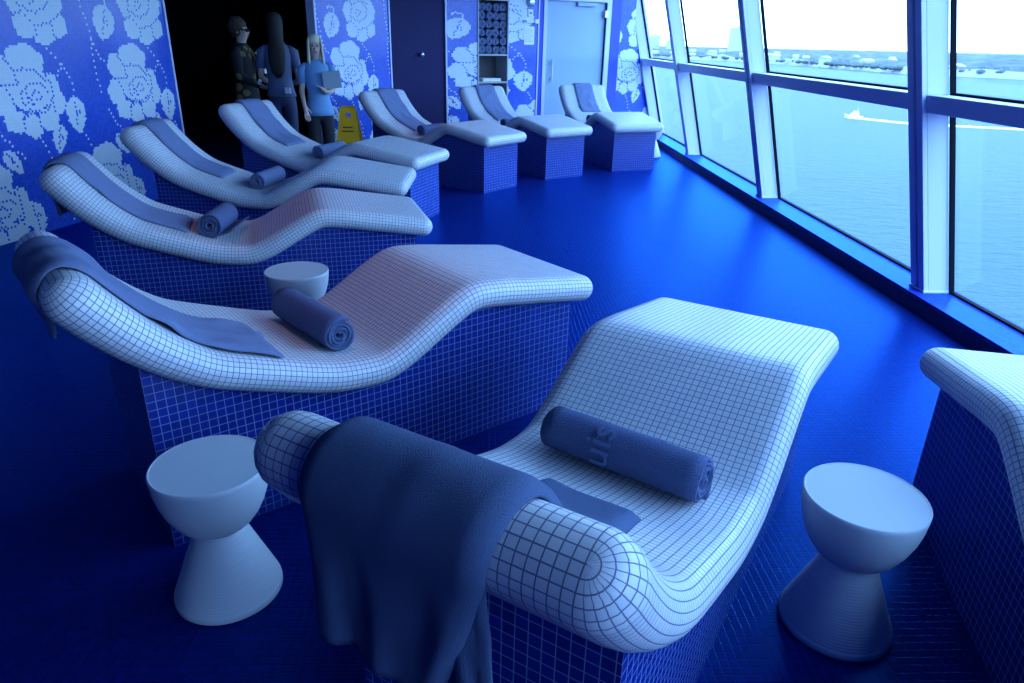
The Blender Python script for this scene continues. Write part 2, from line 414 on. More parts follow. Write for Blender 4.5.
# ------------------------------------------------------------------ window wall (leans inwards at the top)
A = math.atan(.0075)            # slight turn of the window line
WIN = Matrix.Translation((2.62, 0, 0)) @ Matrix.Rotation(-A, 4, 'Z')
TL = .262                        # lean: metres inward per metre up
def lean(x, z): return x-TL*(z-.1)
Y0, Y1 = -4.4, 12.5
led = MB().box(.02, .30, Y0, Y1, .0, .105).build('trim_20', M['ledge']); led.matrix_world = WIN; struct(led)
ri = MB().box(-.004, .024, Y0, Y1, 0.0, .088).build('trim_21', M['riser']); ri.matrix_world = WIN; struct(ri)
ns = MB().box(.0, .03, Y0, Y1, .089, .106).build('trim_22', M['ledge'], bevel=.003); ns.matrix_world = WIN; struct(ns)
XF, XG = .105, .250              # front of the frame, glass plane (at z = .1)
def slab_y(mb, x0, x1, y0, y1, z0, z1):      # leaning box
    v = [(lean(x, z), y, z) for z in (z0, z1) for y in (y0, y1) for x in (x0, x1)]
    return mb.add(v, [(0, 2, 3, 1), (4, 5, 7, 6), (0, 1, 5, 4), (2, 6, 7, 3), (0, 4, 6, 2), (1, 3, 7, 5)])
mull = [4.15+2.86*k for k in range(-3, 3)]
n = 30
for y in mull:
    mb = MB()
    slab_y(mb, XF, XG-.02, y-.075, y+.075, .10, 2.76)
    slab_y(mb, XF-.028, XF+.001, y-.075, y-.012, .10, 2.76); slab_y(mb, XF-.028, XF+.001, y+.012, y+.075, .10, 2.76)
    slab_y(mb, XF-.035, XG-.01, y-.083, y+.083, .103, .118)
    o = mb.build('trim_%d' % n, M['frame'], bevel=.004); o.matrix_world = WIN; struct(o); n += 1
    g = MB(); slab_y(g, XF-.012, XF+.0, y-.012, y+.012, .12, 2.76); g.build('groove', M['framegroove'], o)
mb = MB(); slab_y(mb, XF-.02, XG+.05, 12.24, 12.60, .10, 2.76)
o = mb.build('trim_%d' % n, M['frame'], bevel=.004); o.matrix_world = WIN; struct(o); n += 1
ys = [Y0]+mull+[12.32]
for k in range(len(ys)-1):
    y0 = ys[k]+(.075 if k else 0); y1 = ys[k+1]-.075
    # transom
    mb = MB(); slab_y(mb, XF+.0, XG+.03, y0, y1, 1.17, 1.265)
    o = mb.build('trim_%d' % n, M['frame'], bevel=.006); o.matrix_world = WIN; struct(o); n += 1
    # glass, lower and upper pane in one window
    w = MB(); slab_y(w, XG+.004, XG+.012, y0, y1, .10, 1.18); slab_y(w, XG+.004, XG+.012, y0, y1, 1.25, 2.76)
    o = w.build('window_%d' % (k+1), M['glass']); o.matrix_world = WIN; struct(o)
    g = MB()
    for z0, z1 in ((.105, 1.17), (1.265, 2.76)):
        slab_y(g, XG-.012, XG+.012, y0, y0+.018, z0, z1); slab_y(g, XG-.016, XG+.012, y1-.016, y1, z0, z1)
        slab_y(g, XG-.012, XG+.02, y0, y1, z0, z0+.014)
    g.build('window_gasket', M['gasket'], o)

# ------------------------------------------------------------------ loungers
CTR = [(-.118, .852), (-.075, .798), (-.01, .726), (.06, .662), (.13, .610), (.20, .569), (.30, .530), (.40, .495), (.50, .461), (.58, .439), (.66, .428), (.73, .424), (.78, .430), (.84, .453), (.90, .484), (.98, .530), (1.06, .574), (1.12, .602), (1.165, .611), (1.215, .609), (1.30, .599), (1.40, .583), (1.56, .558), (1.725, .532)]
def catmull(P, per=12):
    out = []
    for i in range(len(P)-1):
        p0 = P[max(i-1, 0)]; p1 = P[i]; p2 = P[i+1]; p3 = P[min(i+2, len(P)-1)]
        for k in range(per):
            t = k/per
            out.append(tuple(.5*((2*p1[a])+(-p0[a]+p2[a])*t+(2*p0[a]-5*p1[a]+4*p2[a]-p3[a])*t*t+(-p0[a]+3*p1[a]-3*p2[a]+p3[a])*t**3) for a in range(2)))
    out.append(P[-1]); return out
def resample(P, step):
    L = [0]
    for a, b in zip(P, P[1:]): L.append(L[-1]+math.hypot(b[0]-a[0], b[1]-a[1]))
    n = int(round(L[-1]/step)); out = []; j = 0
    for k in range(n+1):
        d = L[-1]*k/n
        while j < len(L)-2 and L[j+1] < d: j += 1
        t = (d-L[j])/(L[j+1]-L[j]); out.append((P[j][0]+(P[j+1][0]-P[j][0])*t, P[j][1]+(P[j+1][1]-P[j][1])*t))
    return out
CL = resample(catmull(CTR), .0125)
TH_HEAD, TH = .070, .056
def thick(s): 
    t = min(1, max(0, (s+.118)/.35)); t = t*t*(3-2*t); return TH_HEAD+(TH-TH_HEAD)*t
def tangent(i):
    a = CL[max(0, i-1)]; b = CL[min(len(CL)-1, i+1)]; l = math.hypot(b[0]-a[0], b[1]-a[1]); return ((b[0]-a[0])/l, (b[1]-a[1])/l)
HW = .350
def slab_mesh():
    rings = []; NA = 10; MP = 42/54.
    def ring(c, nrm, T, W, u):      # W: half width overall
        r = []
        flat = W-T0
        for i in range(-12, 13): r.append((flat*i/12, T, flat0*i/12))
        for i in range(1, NA+1):
            a = PI*i/NA; r.append((flat+math.sin(a)*(T if T < T0 else T0), math.cos(a)*T, flat0+(MP-2*flat0)*i/NA))
        for i in range(1, 25): r.append((flat*(1-i/12), -T, MP-flat*(1-i/12)))
        for i in range(1, NA): 
            a = PI+PI*i/NA; r.append((-flat+math.sin(a)*(T if T < T0 else T0), math.cos(a)*T, MP+flat0+(MP-2*flat0)*i/NA))
        return [((c[0]+nrm[0]*h, y, c[1]+nrm[1]*h), (u, v)) for y, h, v in r], 3*flat0+2*PI*T0
    step = .0125; u = 0
    seq = []
    T0 = thick(CL[0][0]); t = tangent(0); nrm = (-t[1], t[0])
    for k in range(9):
        a = PI/2*k/8; e = math.cos(a)*T0; seq.append(((CL[0][0]-t[0]*e, CL[0][1]-t[1]*e), nrm, max(1e-4, math.sin(a)*T0), T0*a, T0))
    u0 = T0*PI/2
    for i in range(1, len(CL)-1):
        t = tangent(i); seq.append((CL[i], (-t[1], t[0]), thick(CL[i][0]), u0+i*step, thick(CL[i][0])))
    t = tangent(len(CL)-1); nrm = (-t[1], t[0]); T1 = TH; ue = u0+(len(CL)-1)*step
    for k in range(9):
        a = PI/2*k/8; e = math.sin(a)*T1; seq.append(((CL[-1][0]+t[0]*e, CL[-1][1]+t[1]*e), nrm, max(1e-4, math.cos(a)*T1), ue+T1*a, T1))
    vs = []; fs = []; uvs = []; R = []
    vmax = 0
    for c, nn, T, u, t0 in seq:
        T0 = t0; flat0 = HW-T0
        r, vm = ring(c, nn, T, HW, u); R.append(r); vmax = vm
    n = len(R[0])
    for r in R: vs += [p for p, _ in r]
    fl = []
    for k in range(len(R)-1):
        for i in range(n):
            j = (i+1) % n
            fs.append((k*n+i, k*n+j, (k+1)*n+j, (k+1)*n+i))
            va = R[k][i][1][1]; vb = R[k][j][1][1] if j else 3*(HW-TH)+(2*PI)*.06
            ua, ub = R[k][0][1][0], R[k+1][0][1][0]
            if j == 0: vb = va+(MP-2*(HW-TH))/NA
            fl += [(ua, va), (ua, vb), (ub, vb), (ub, va)]
    fs.append(tuple(range(n))); fl += [(0, 0)]*n
    k = (len(R)-1)*n; fs.append(tuple(range(k, k+n))[::-1]); fl += [(0, 0)]*n
    return vs, fs, fl
def base_mesh():
    W = .285; top = [p for p in CL if 0 <= p[0] <= 1.683]
    top = [(0, top[0][1]+.01)]+top[::4]+[(1.683, CL[-1][1]+.006)]
    vs = []; fs = []; uv = []; n = len(top)
    for sgn in (-1, 1):
        for i in range(n-1):
            b = len(vs); (s0, z0), (s1, z1) = top[i], top[i+1]
            q = [(s0, sgn*W, 0), (s1, sgn*W, 0), (s1, sgn*W, z1), (s0, sgn*W, z0)]
            if sgn > 0: q = q[::-1]
            vs += q; fs.append((b, b+1, b+2, b+3)); uv += [(p[0], p[2]) for p in q]
    for s, z, sg in ((0, top[0][1], -1), (1.683, top[-1][1], 1)):
        b = len(vs); q = [(s, -W, 0), (s, W, 0), (s, W, z), (s, -W, z)]
        if sg < 0: q = q[::-1]
        vs += q; fs.append((b, b+1, b+2, b+3)); uv += [(p[1]+.005, p[2]) for p in q]
    for i in range(n-1):
        b = len(vs); (s0, z0), (s1, z1) = top[i], top[i+1]
        vs += [(s0, -W, z0), (s1, -W, z1), (s1, W, z1), (s0, W, z0)]; fs.append((b, b+1, b+2, b+3)); uv += [(0, 0)]*4
    return vs, fs, uv

POSE = {1: (-.016, .980, 56.2), 2: (-1.148, 2.068, 36.7), 3: (-2.060, 3.80, 15.2), 4: (-2.300, 5.32, -0.9), 5: (-2.095, 6.906, -21.3),
        6: (-1.126, 8.79, -39.7), 7: (.009, 9.889, -56.5), 8: (1.412, 10.66, -74.5), 9: (1.37, .352, 75.5)}
SCL = {2: .995, 3: .965, 4: .98}      # hand-laid loungers differ slightly in size
def lmat(k):
    x, y, a = POSE[k]; a = math.radians(a); c = SCL.get(k, 1.); d = (1-c)*.8
    return Matrix.Translation((x+d*math.cos(a), y+d*math.sin(a), 0)) @ Matrix.Rotation(a, 4, 'Z') @ Matrix.Scale(c, 4)
LAB = {1: 'white mosaic heated lounger in the foreground under the dark towel, between the two nearest stools',
       2: 'white mosaic heated lounger behind the left stool',
       3: 'white mosaic heated lounger just behind the small stool, its towel roll partly unrolled',
       4: 'white mosaic heated lounger nearest the corner where rose wall meets dark doorway',
       5: 'white mosaic heated lounger in front of the three standing people',
       6: 'white mosaic heated lounger with its head beside the yellow wet floor sign',
       7: 'white mosaic heated lounger standing in front of the towel niche',
       8: 'white mosaic heated lounger standing in front of the blue grey door',
       9: 'white mosaic heated lounger cut off by the right edge, only its foot end showing'}
proto = empty('heated_lounger', (0, 0, 0))
v, f, u = slab_mesh(); sl = mesh('reclining_slab', v, f, M['white_tile'], proto, uv=u, smooth=True)
bm = bmesh.new(); bm.from_mesh(sl.data); bmesh.ops.recalc_face_normals(bm, faces=bm.faces); bm.to_mesh(sl.data); bm.free(); sl['label'] = 'wavy slab of small white mosaic tiles'
v, f, u = base_mesh(); bs = mesh('base', v, f, M['blue_tile'], proto, uv=u); bs['label'] = 'box base of small blue mosaic tiles with pale grout'
for k in range(1, 10):
    o = proto if k == 1 else copy_tree(proto)
    x, y, a = POSE[k]; o.matrix_world = lmat(k)
    tag(o, LAB[k], 'lounger', 'mosaic loungers set out in a fan')

# ------------------------------------------------------------------ towels
def towel_path(s_end, hang, gap):
    pts = []
    idx = [i for i in range(len(CL)) if CL[i][0] <= s_end]
    for i in reversed(idx):
        t = tangent(i); T = thick(CL[i][0])+gap; pts.append((CL[i][0]-t[1]*T, CL[i][1]+t[0]*T))
    t = tangent(0); T = TH_HEAD+gap; c = CL[0]
    a0 = math.atan2(t[0], -t[1])      # direction of normal
    a1 = PI                            # pointing to -s
    for k in range(1, 9):
        a = a0+(a1-a0)*k/8; pts.append((c[0]+math.cos(a)*T, c[1]+math.sin(a)*T))
    x, z = pts[-1]; n = max(2, int(hang/.02))
    for k in range(1, n+1):
        q = k/n; pts.append((x+.035*math.sin(q*PI/2), z-hang*q))
    return pts
def towel(name, k, s_end, hang, yc, w, label, layers=1, skew=0., seed=0, gap=.004, th=.011, wr=.006, flare=0., mat='towel', endtaper=0., slant=0., draw=0., parent=None, group='towels draped over the lounger heads'):
    P = resample(towel_path(s_end, hang, gap), .016); n = len(P); m = 26
    rnd = random.Random(seed); ph = rnd.random()*10
    top = []; bot = []
    for i, (s, z) in enumerate(P):
        a = P[max(0, i-1)]; b = P[min(n-1, i+1)]; l = math.hypot(b[0]-a[0], b[1]-a[1]); t = ((b[0]-a[0])/l, (b[1]-a[1])/l); nr = (t[1], -t[0])
        q = i/(n-1)
        hangq = max(0, (i-(n-hang/.016))/(hang/.016)) if hang > .02 else 0
        for j in range(m+1):
            v = j/m-.5
            ww = w*(1-flare*hangq)*(1-endtaper*max(0, 1-q*3))
            y = yc+skew*(1-q)+v*ww+.006*noise.noise((q*6+ph, 3.1, v))
            if draw: y += hangq*draw*(.5-v)
            fold = .5+.5*noise.noise((q*2.5+ph, v*9+hangq*1.5, ph))
            dd = wr*max(0, noise.noise((s*9+ph, v*4, z*9)))*1.6 + hangq*min(1, hang/.4)*(.03*fold*fold+.012*math.sin(v*17+ph))
            edge = 1-.75*max(0, (abs(v)-.42)/.08)
            e2 = 1-.6*max(0, 1-i/2.)
            tt = th*edge*e2*layers
            sb = s+nr[0]*(0.0+dd*.9); zb = z+nr[1]*(0.0+dd*.9)+hangq*hang*slant*(v+.5)
            bot.append((sb, y, zb)); top.append((sb+nr[0]*tt, y, zb+nr[1]*tt))
    vs = top+bot; N = len(top); fs = []; M1 = m+1
    for i in range(n-1):
        for j in range(m):
            a = i*M1+j; fs.append((a, a+1, a+M1+1, a+M1)); fs.append((N+a, N+a+M1, N+a+M1+1, N+a+1))
    for i in range(n-1):
        for j in (0, m): a = i*M1+j; fs.append((a, a+M1, N+a+M1, N+a))
    for j in range(m):
        for i in (0, n-1): a = i*M1+j; fs.append((a, N+a, N+a+1, a+1))
    me = bpy.data.meshes.new(name); me.from_pydata(vs, [], fs); me.update()
    bm = bmesh.new(); bm.from_mesh(me); bmesh.ops.recalc_face_normals(bm, faces=bm.faces); bm.to_mesh(me); bm.free()
    if parent: return link('inner_fold', me, M[mat], parent, smooth=True)
    o = link(name, me, M[mat], smooth=True); o.matrix_world = lmat(k)
    return tag(o, label, 'towel', group)
t1 = towel('draped_towel', 1, .40, .31, .040, .350, 'large dark blue towel hanging over the head of the foreground lounger', layers=2.2, skew=-.075, seed=3, wr=.008, endtaper=.35, slant=.10, draw=.085, mat='towel_navy')
towel('inner_fold', 1, -.06, .27, -.065, .165, '', layers=1.2, seed=9, gap=.001, wr=0, mat='towel_navy', parent=t1)
towel('draped_towel', 2, .40, .12, -.03, .34, 'blue towel over the head of the lounger behind the left stool', skew=-.10, seed=5, wr=.012, layers=1.4)
towel('draped_towel', 3, .42, .20, .0, .30, 'long blue grey towel on the lounger whose roll is partly unrolled', skew=-.05, seed=6, wr=.009, layers=1.6)
towel('draped_towel', 4, .40, .20, .02, .28, 'long blue grey towel on the lounger against the left rose wall', seed=8, wr=.009, layers=1.6)
towel('draped_towel', 5, .36, .03, .03, .30, 'blue grey towel on the lounger in front of the three people', seed=11, wr=.009, layers=1.5)
towel('draped_towel', 6, .50, .02, .03, .30, 'blue grey towel on the lounger beside the yellow sign', seed=12, wr=.009, layers=1.5)
towel('draped_towel', 7, .44, .02, .02, .30, 'blue grey towel on the lounger in front of the towel niche', seed=13, wr=.009, layers=1.5)
towel('draped_towel', 8, .30, .01, .0, .28, 'short dark blue towel on the lounger in front of the door', seed=14, wr=.009, layers=1.5)

def roll_mesh(R=.062, L=.40, turns=4.2, th=.0095, fray=.002, seed=0):
    rnd = random.Random(seed)
    n = int(turns*28); pitch = (R-.010)/turns; vs = []; fs = []; NL = 14
    def rad(a): return .010+pitch*a/(2*PI)
    for k in range(n+1):
        a = turns*2*PI*k/n; r = rad(a); w = .0016*math.sin(a*2.3+seed)
        ro = r+min(th, pitch*.86)*.5+w*.4; ri = r-min(th, pitch*.86)*.5+w*.4
        e = .004*math.sin(a*1.7+seed)+fray*rnd.random()
        for l in range(NL+1):
            x = (l/NL-.5)*L; x += (e if l == NL else (-e if l == 0 else 0))
            sag = 1+.03*noise.noise((x*9, a*.3, seed))
            vs.append((x, math.cos(a)*ro*sag, -math.sin(a)*ro*sag)); vs.append((x, math.cos(a)*ri*sag, -math.sin(a)*ri*sag))
    S2 = 2*(NL+1)
    for k in range(n):
        for l in range(NL):
            a = k*S2+2*l; fs.append((a, a+2, a+S2+2, a+S2)); fs.append((a+1, a+S2+1, a+S2+3, a+3))
        for l in (0, NL):
            a = k*S2+2*l; fs.append((a, a+S2, a+S2+1, a+1))
    for k in (0, n):
        for l in range(NL): a = k*S2+2*l; fs.append((a, a+1, a+3, a+2))
    return vs, fs
def rolled(name, p, q, mat, label, R=.06, seed=0, flap=False, group='rolled towels lying on the loungers', turns=4.2, sp=0.):
    p = Vector(p); q = Vector(q); c = (p+q)/2; d = q-p; L = d.length
    vs, fs = roll_mesh(R, L, seed=seed, turns=turns)
    me = bpy.data.meshes.new(name); me.from_pydata(vs, [], fs); me.update()
    bm = bmesh.new(); bm.from_mesh(me)
    if flap:
        # loose end of the towel lying beside the roll
        vv = []; 
        for i in range(9):
            t = i/8
            for x in (-L/2, L/2):
                for h in (0, .010): vv.append(bm.verts.new((x*(1+.06*t), flap*(.01+.115*t), -R*.93+h+.035*t*t)))
        for i in range(8):
            a = i*4
            for F4 in ((a, a+2, a+6, a+4), (a+1, a+5, a+7, a+3), (a, a+4, a+5, a+1), (a+2, a+3, a+7, a+6)): bm.faces.new([vv[z] for z in F4])
        bm.faces.new([vv[z] for z in (32, 34, 35, 33)])
    bmesh.ops.recalc_face_normals(bm, faces=bm.faces); bm.to_mesh(me); bm.free()
    o = link(name, me, M[mat], smooth=True)
    xa = d.normalized(); za = Vector((0, 0, 1)); ya = za.cross(xa).normalized(); za = xa.cross(ya)
    o.matrix_world = Matrix.Translation(c) @ Matrix((xa, ya, za)).transposed().to_4x4() @ Matrix.Rotation(sp, 4, 'X')
    return tag(o, label, 'towel', group)
def on_l(k, s, y, R):      # point resting on the slab at s
    i = min(range(len(CL)), key=lambda i: abs(CL[i][0]-s)); t = tangent(i); T = thick(CL[i][0])+R
    v = lmat(k) @ Vector((CL[i][0]-t[1]*T, y, CL[i][1]+t[0]*T)); return v
RZ = .062
r1 = rolled('rolled_towel', on_l(1, .66, .207, RZ), on_l(1, .62, -.217, RZ), 'towel_dark', 'dark blue rolled towel with faint printed letters on the foreground lounger', seed=1)
rolled('rolled_towel', on_l(2, .60, .19, RZ), on_l(2, .64, -.215, RZ), 'towel_dark', 'dark blue rolled towel with a spiral end on the lounger behind the left stool', seed=2, sp=2.2, flap=False)
rolled('rolled_towel', on_l(3, .60, .19, .064), on_l(3, .52, -.19, .064), 'towel_dark', 'rolled towel with a loose flap on the lounger behind the small stool', R=.063, seed=3, flap=1)
rolled('rolled_towel', on_l(4, .72, .20, .058), on_l(4, .66, -.16, .058), 'towel', 'rolled towel on the lounger against the left rose wall', R=.057, seed=4)
rolled('rolled_towel', on_l(5, .70, .24, .058), on_l(5, .68, -.14, .058), 'towel', 'rolled towel on the lounger in front of the three people', R=.057, seed=5)
rolled('rolled_towel', on_l(6, .64, .20, .058), on_l(6, .64, -.16, .058), 'towel_dark', 'small dark rolled towel on the lounger beside the yellow sign', R=.055, seed=6)
rolled('rolled_towel', on_l(7, .74, .22, .058), on_l(7, .74, -.24, .058), 'towel_dark', 'dark rolled towel half hidden behind the knee of the lounger before the towel niche', R=.055, seed=7)
rolled('rolled_towel', on_l(8, .74, .22, .058), on_l(8, .74, -.24, .058), 'towel_dark', 'dark rolled towel half hidden behind the knee of the lounger before the door', R=.055, seed=8)

# printed letters wrapped round the foreground roll (part of that towel)
def letters(parent, text, R, x0, size, phi0):
    cu = bpy.data.curves.new('txt', 'FONT'); cu.body = text; cu.size = size; cu.extrude = 0; cu.resolution_u = 3
    to = bpy.data.objects.new('txt', cu); COL.objects.link(to)
    dg = bpy.context.evaluated_depsgraph_get(); me = bpy.data.meshes.new_from_object(to.evaluated_get(dg))
    bpy.data.objects.remove(to)
    bm = bmesh.new(); bm.from_mesh(me); bmesh.ops.subdivide_edges(bm, edges=bm.edges[:], cuts=2)
    bmesh.ops.triangulate(bm, faces=bm.faces[:])
    for v in bm.verts:
        tx, ty = v.co.x, v.co.y
        a = phi0+tx/R; v.co = Vector((x0-ty, -math.cos(a)*R, math.sin(a)*R))
    ex = bmesh.ops.extrude_face_region(bm, geom=bm.faces[:])
    for g in ex['geom']:
        if isinstance(g, bmesh.types.BMVert): v = g.co; rr = math.hypot(v.y, v.z); g.co = Vector((v.x, v.y*(rr+.0012)/rr, v.z*(rr+.0012)/rr))
    bmesh.ops.recalc_face_normals(bm, faces=bm.faces); bm.to_mesh(me); bm.free()
    o = link('printed_letters', me, M['towel_print'], parent); return o
letters(r1, 'uis', .0655, -.012, .105, -.35)

# ------------------------------------------------------------------ stools
def make_stool():
    root = empty('waisted_stool', (0, 0, 0))
    bp = [(.144, 0), (.1485, .004), (.149, .014), (.148, .020)]
    n = 26
    for i in range(n+1):
        t = i/n; z = .024+t*(.225-.024); r = .147*(1-t)+.068*t
        bp += [(r, z), (r-.0036, z+.0022), (r-.0036, z+.0052)]
    bp = [p for p in bp if p[1] < .232]+[(.068, .236)]
    lathe('foot_cone', bp, M['stool'], root, n=72)
    tp = [(.066, .232), (.078, .238), (.098, .255), (.116, .28), (.131, .31), (.143, .345), (.151, .385), (.154, .415), (.1545, .426), (.152, .430), (.149, .4305), (.1475, .4292), (.1468, .4290), (.1455, .4290), (.10, .4290)]
    lathe('seat', tp, M['stool'], root, n=72)
    return root
st = make_stool()
stools = [((-.742, 1.655), 'pale waisted stool standing left of the foreground lounger'), ((.995, 1.505), 'pale waisted stool standing right of the foreground lounger'),
          ((-.93, 3.39), 'small pale stool half hidden behind the second lounger'), ((2.36, 10.30), 'pale stool showing only its foot beside the farthest lounger near the windows')]
for i, ((x, y), lb) in enumerate(stools):
    o = st if i == 0 else copy_tree(st); o.location = (x, y, 0); tag(o, lb, 'stool', 'waisted stools between the loungers')

# ------------------------------------------------------------------ towel niche and its contents
W3 = frame_of((-.563, 10.85), 60)
cab = empty('towel_cabinet', (0, 0, 0)); cab.matrix_world = W3 @ Matrix.Translation((.769, 0, .55))
tag(cab, 'open grey shelf cabinet set into the rose wall', 'cabinet')
w = .261; Hc = 1.48
b = MB(); b.box(-w, -w+.02, -.012, .34, 0, Hc); b.build('side_panel', M['cab'], cab)
b = MB(); b.box(w-.02, w, -.012, .34, 0, Hc); b.build('side_panel', M['cab'], cab)
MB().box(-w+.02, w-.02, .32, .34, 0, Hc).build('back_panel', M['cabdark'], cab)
MB().box(-w+.02, w-.02, -.012, .32, Hc-.02, Hc).build('top_panel', M['cab'], cab)
for z in (.0, .345, .725): MB().box(-w+.02, w-.02, -.010, .32, z, z+.024).build('shelf', M['cab'], cab)
vs, fs = roll_mesh(.056, .28, turns=3, seed=2)
rme = bpy.data.meshes.new('stored_towel'); rme.from_pydata(vs, [], fs); rme.update(); rme.materials.append(M['towel']); rme.polygons.foreach_set('use_smooth', [True]*len(rme.polygons))
cols = ['left', 'centre left', 'centre right', 'right']; rows = ['bottom', 'second', 'third', 'fourth', 'fifth', 'top']
for j in range(6):
    for i in range(4):
        o = bpy.data.objects.new('rolled_towel', rme); COL.objects.link(o)
        p = Vector((-.1755+i*.117, .16+random.uniform(-.012, .012), .725+.024+.057+j*.1135))
        o.matrix_world = cab.matrix_world @ Matrix.Translation(p) @ Matrix.Rotation(PI/2, 4, 'Z') @ Matrix.Rotation(random.random()*6, 4, 'X')
        tag(o, 'rolled towel in the wall niche, %s row, %s of four' % (rows[j], cols[i]), 'towel', 'rolled towels stored in the wall niche')
fo = MB()
for q in range(2): fo.box(-.15, .16, .02, .26, q*.022, q*.022+.02)
fo = fo.build('folded_towel', M['paper'], bevel=.006); fo.matrix_world = cab.matrix_world @ Matrix.Translation((0, 0, .369)); tag(fo, 'folded white towel on the lower shelf of the wall niche', 'towel')

# small fittings on the wall between niche and door
def onwall(Wm, s, z, y=0): return Wm @ Matrix.Translation((s, y, z))
rs = lathe('wall_speaker', [(.062, 0), (.062, .03), (.052, .045), (.035, .055), (.004, .058)], M['steel'], n=32)
rs.matrix_world = onwall(W3, 1.40, 2.015) @ Matrix.Rotation(PI/2, 4, 'X'); tag(rs, 'round metal fitting high on the rose wall above the switch plate', 'wall fitting')
sw = MB().box(-.045, .045, -.014, 0, -.05, .05).build('switch_plate', M['paper'], bevel=.004); sw.matrix_world = onwall(W3, 1.405, 1.868)
tag(sw, 'small square white plate with a dark button beside the door', 'switch'); MB().box(-.012, .012, -.02, -.014, -.012, .012).build('button', M['gasket'], sw)
hd = MB().box(-.12, .12, -.03, 0, -.022, .022); hd.box(.06, .135, -.05, -.02, -.03, .03); hd = hd.build('wall_bracket', M['paper'], bevel=.006); hd.matrix_world = onwall(W3, 1.405, 1.755)
tag(hd, 'white wall bracket between the square plate and the paper notice', 'wall bracket')
MB().tube((-.09, -.03, 0), (-.09, -.036, 0), .012).build('screw_cap', M['gasket'], hd)
nt_ = MB().box(-.09, .09, -.006, 0, -.125, .125).build('paper_notice', M['paper']); nt_.matrix_world = onwall(W3, 1.395, 1.56)
tag(nt_, 'white paper notice on the rose wall beside the door', 'notice')
pl = MB()
for q in range(9): pl.box(-.07, .07 if q % 3 else .03, -.0075, -.006, .09-q*.022, .096-q*.022)
pl.build('printed_lines', M['printgrey'], nt_)
cam_b = lathe('panel_glint', [(.02, 0), (.022, .02), (.03, .035), (.028, .055), (.004, .06)], M['steel'], n=20)  # steel bead added in place of a reflected dot of light
cam_b.matrix_world = frame_of((-1.262, 10.128), yaw3) @ Matrix.Translation((.54, .02, 1.29)) @ Matrix.Rotation(PI/2, 4, 'X'); tag(cam_b, 'small steel dot standing in for a light reflection on the glossy navy panel', 'glint')

# ------------------------------------------------------------------ wet floor sign
sg = empty('wet_floor_sign', (-1.60, 8.70, 0), math.radians(-4)); sg.scale = (1.15, 1.0, 1.22); tag(sg, 'yellow folding wet floor sign behind the loungers', 'floor sign')
def leafpanel(sgn):
    b = 20*PI/180; outer = [(-.155, 0), (.155, 0), (.075, .60), (-.075, .60)]
    bm = bmesh.new(); loopO = []; 
    # ring with a handle hole near the top
    hole = [(.034*math.cos(a*PI/8), .535+.024*math.sin(a*PI/8)) for a in range(16)]
    T = .022
    def put(x, z, y): 
        yy = sgn*(.14*(1-z/.62)+.006)+sgn*y; return (x, yy, z)
    # outer outline resampled to 16 by angle about the hole centre
    def hit(a):
        dx, dz = math.cos(a), math.sin(a); best = 9
        for (x0, z0), (x1, z1) in zip(outer, outer[1:]+outer[:1]):
            ex, ez = x1-x0, z1-z0; den = dx*ez-dz*ex
            if abs(den) < 1e-9: continue
            t = ((x0-0)*ez-(z0-.535)*ex)/den; u = ((x0-0)*dz-(z0-.535)*dx)/den
            if t > 0 and -1e-6 <= u <= 1+1e-6: best = min(best, t)
        return (dx*best, .535+dz*best)
    angs = sorted([math.atan2(z-.535, x) % (2*PI) for x, z in outer]+[a*PI/8 for a in range(16)])
    O = [hit(a) for a in angs]; I = [(.034*math.cos(a), .535+.024*math.sin(a)) for a in angs]
    n = len(angs); vs = []
    for yy in (0, T):
        for L_ in (O, I): vs += [put(x, z, yy) for x, z in L_]
    fs = []
    for i in range(n):
        j = (i+1) % n
        fs += [(i, j, n+j, n+i), (2*n+i, 3*n+i, 3*n+j, 2*n+j), (i, 2*n+i, 2*n+j, j), (n+i, n+j, 3*n+j, 3*n+i)]
    bm.free(); b_ = MB(); b_.add(vs, fs); return b_
for sgn in (-1, 1): leafpanel(sgn).build('panel', M['yellow'], sg)
MB().tube((-.07, 0, .605), (.07, 0, .605), .012).build('hinge', M['yellow'], sg)
for q, (zz, ww) in enumerate(((.42, .05), (.385, .06), (.15, .09), (.11, .10))):
    yq = -(.14*(1-zz/.62)+.006)-.024; MB().box(-ww, ww, yq-.002, yq+.003, zz, zz+.012).build('printed_line', M['signprint'], sg)

# ------------------------------------------------------------------ people
def skin(name, V, E, mat, parent, sub=2):
    me = bpy.data.meshes.new(name); me.from_pydata([v[:3] for v in V], E, []); me.update()
    o = bpy.data.objects.new(name+'_tmp', me); COL.objects.link(o)
    md = o.modifiers.new('s', 'SKIN'); md.use_smooth_shade = True
    for i, v in enumerate(V):
        r = v[3]; me.skin_vertices[0].data[i].radius = (r, r) if not isinstance(r, tuple) else r
        me.skin_vertices[0].data[i].use_root = (i == 0)
    o.modifiers.new('d', 'SUBSURF').levels = sub
    dg = bpy.context.evaluated_depsgraph_get(); nm = bpy.data.meshes.new_from_object(o.evaluated_get(dg))
    bpy.data.objects.remove(o); nm.name = name
    nm.materials.clear(); return link(name, nm, mat, parent, smooth=True)
def blob(name, c, r, mat, parent, n=20, disp=0., sc=8):
    bm = bmesh.new(); bmesh.ops.create_uvsphere(bm, u_segments=n, v_segments=n//2+2, radius=1)
    for v in bm.verts:
        d = 1+disp*noise.noise(v.co*sc*.5)
        v.co = Vector((c[0]+v.co.x*r[0]*d, c[1]+v.co.y*r[1]*d, c[2]+v.co.z*r[2]*d))
    me = bpy.data.meshes.new(name); bm.to_mesh(me); bm.free(); return link(name, me, mat, parent, smooth=True)

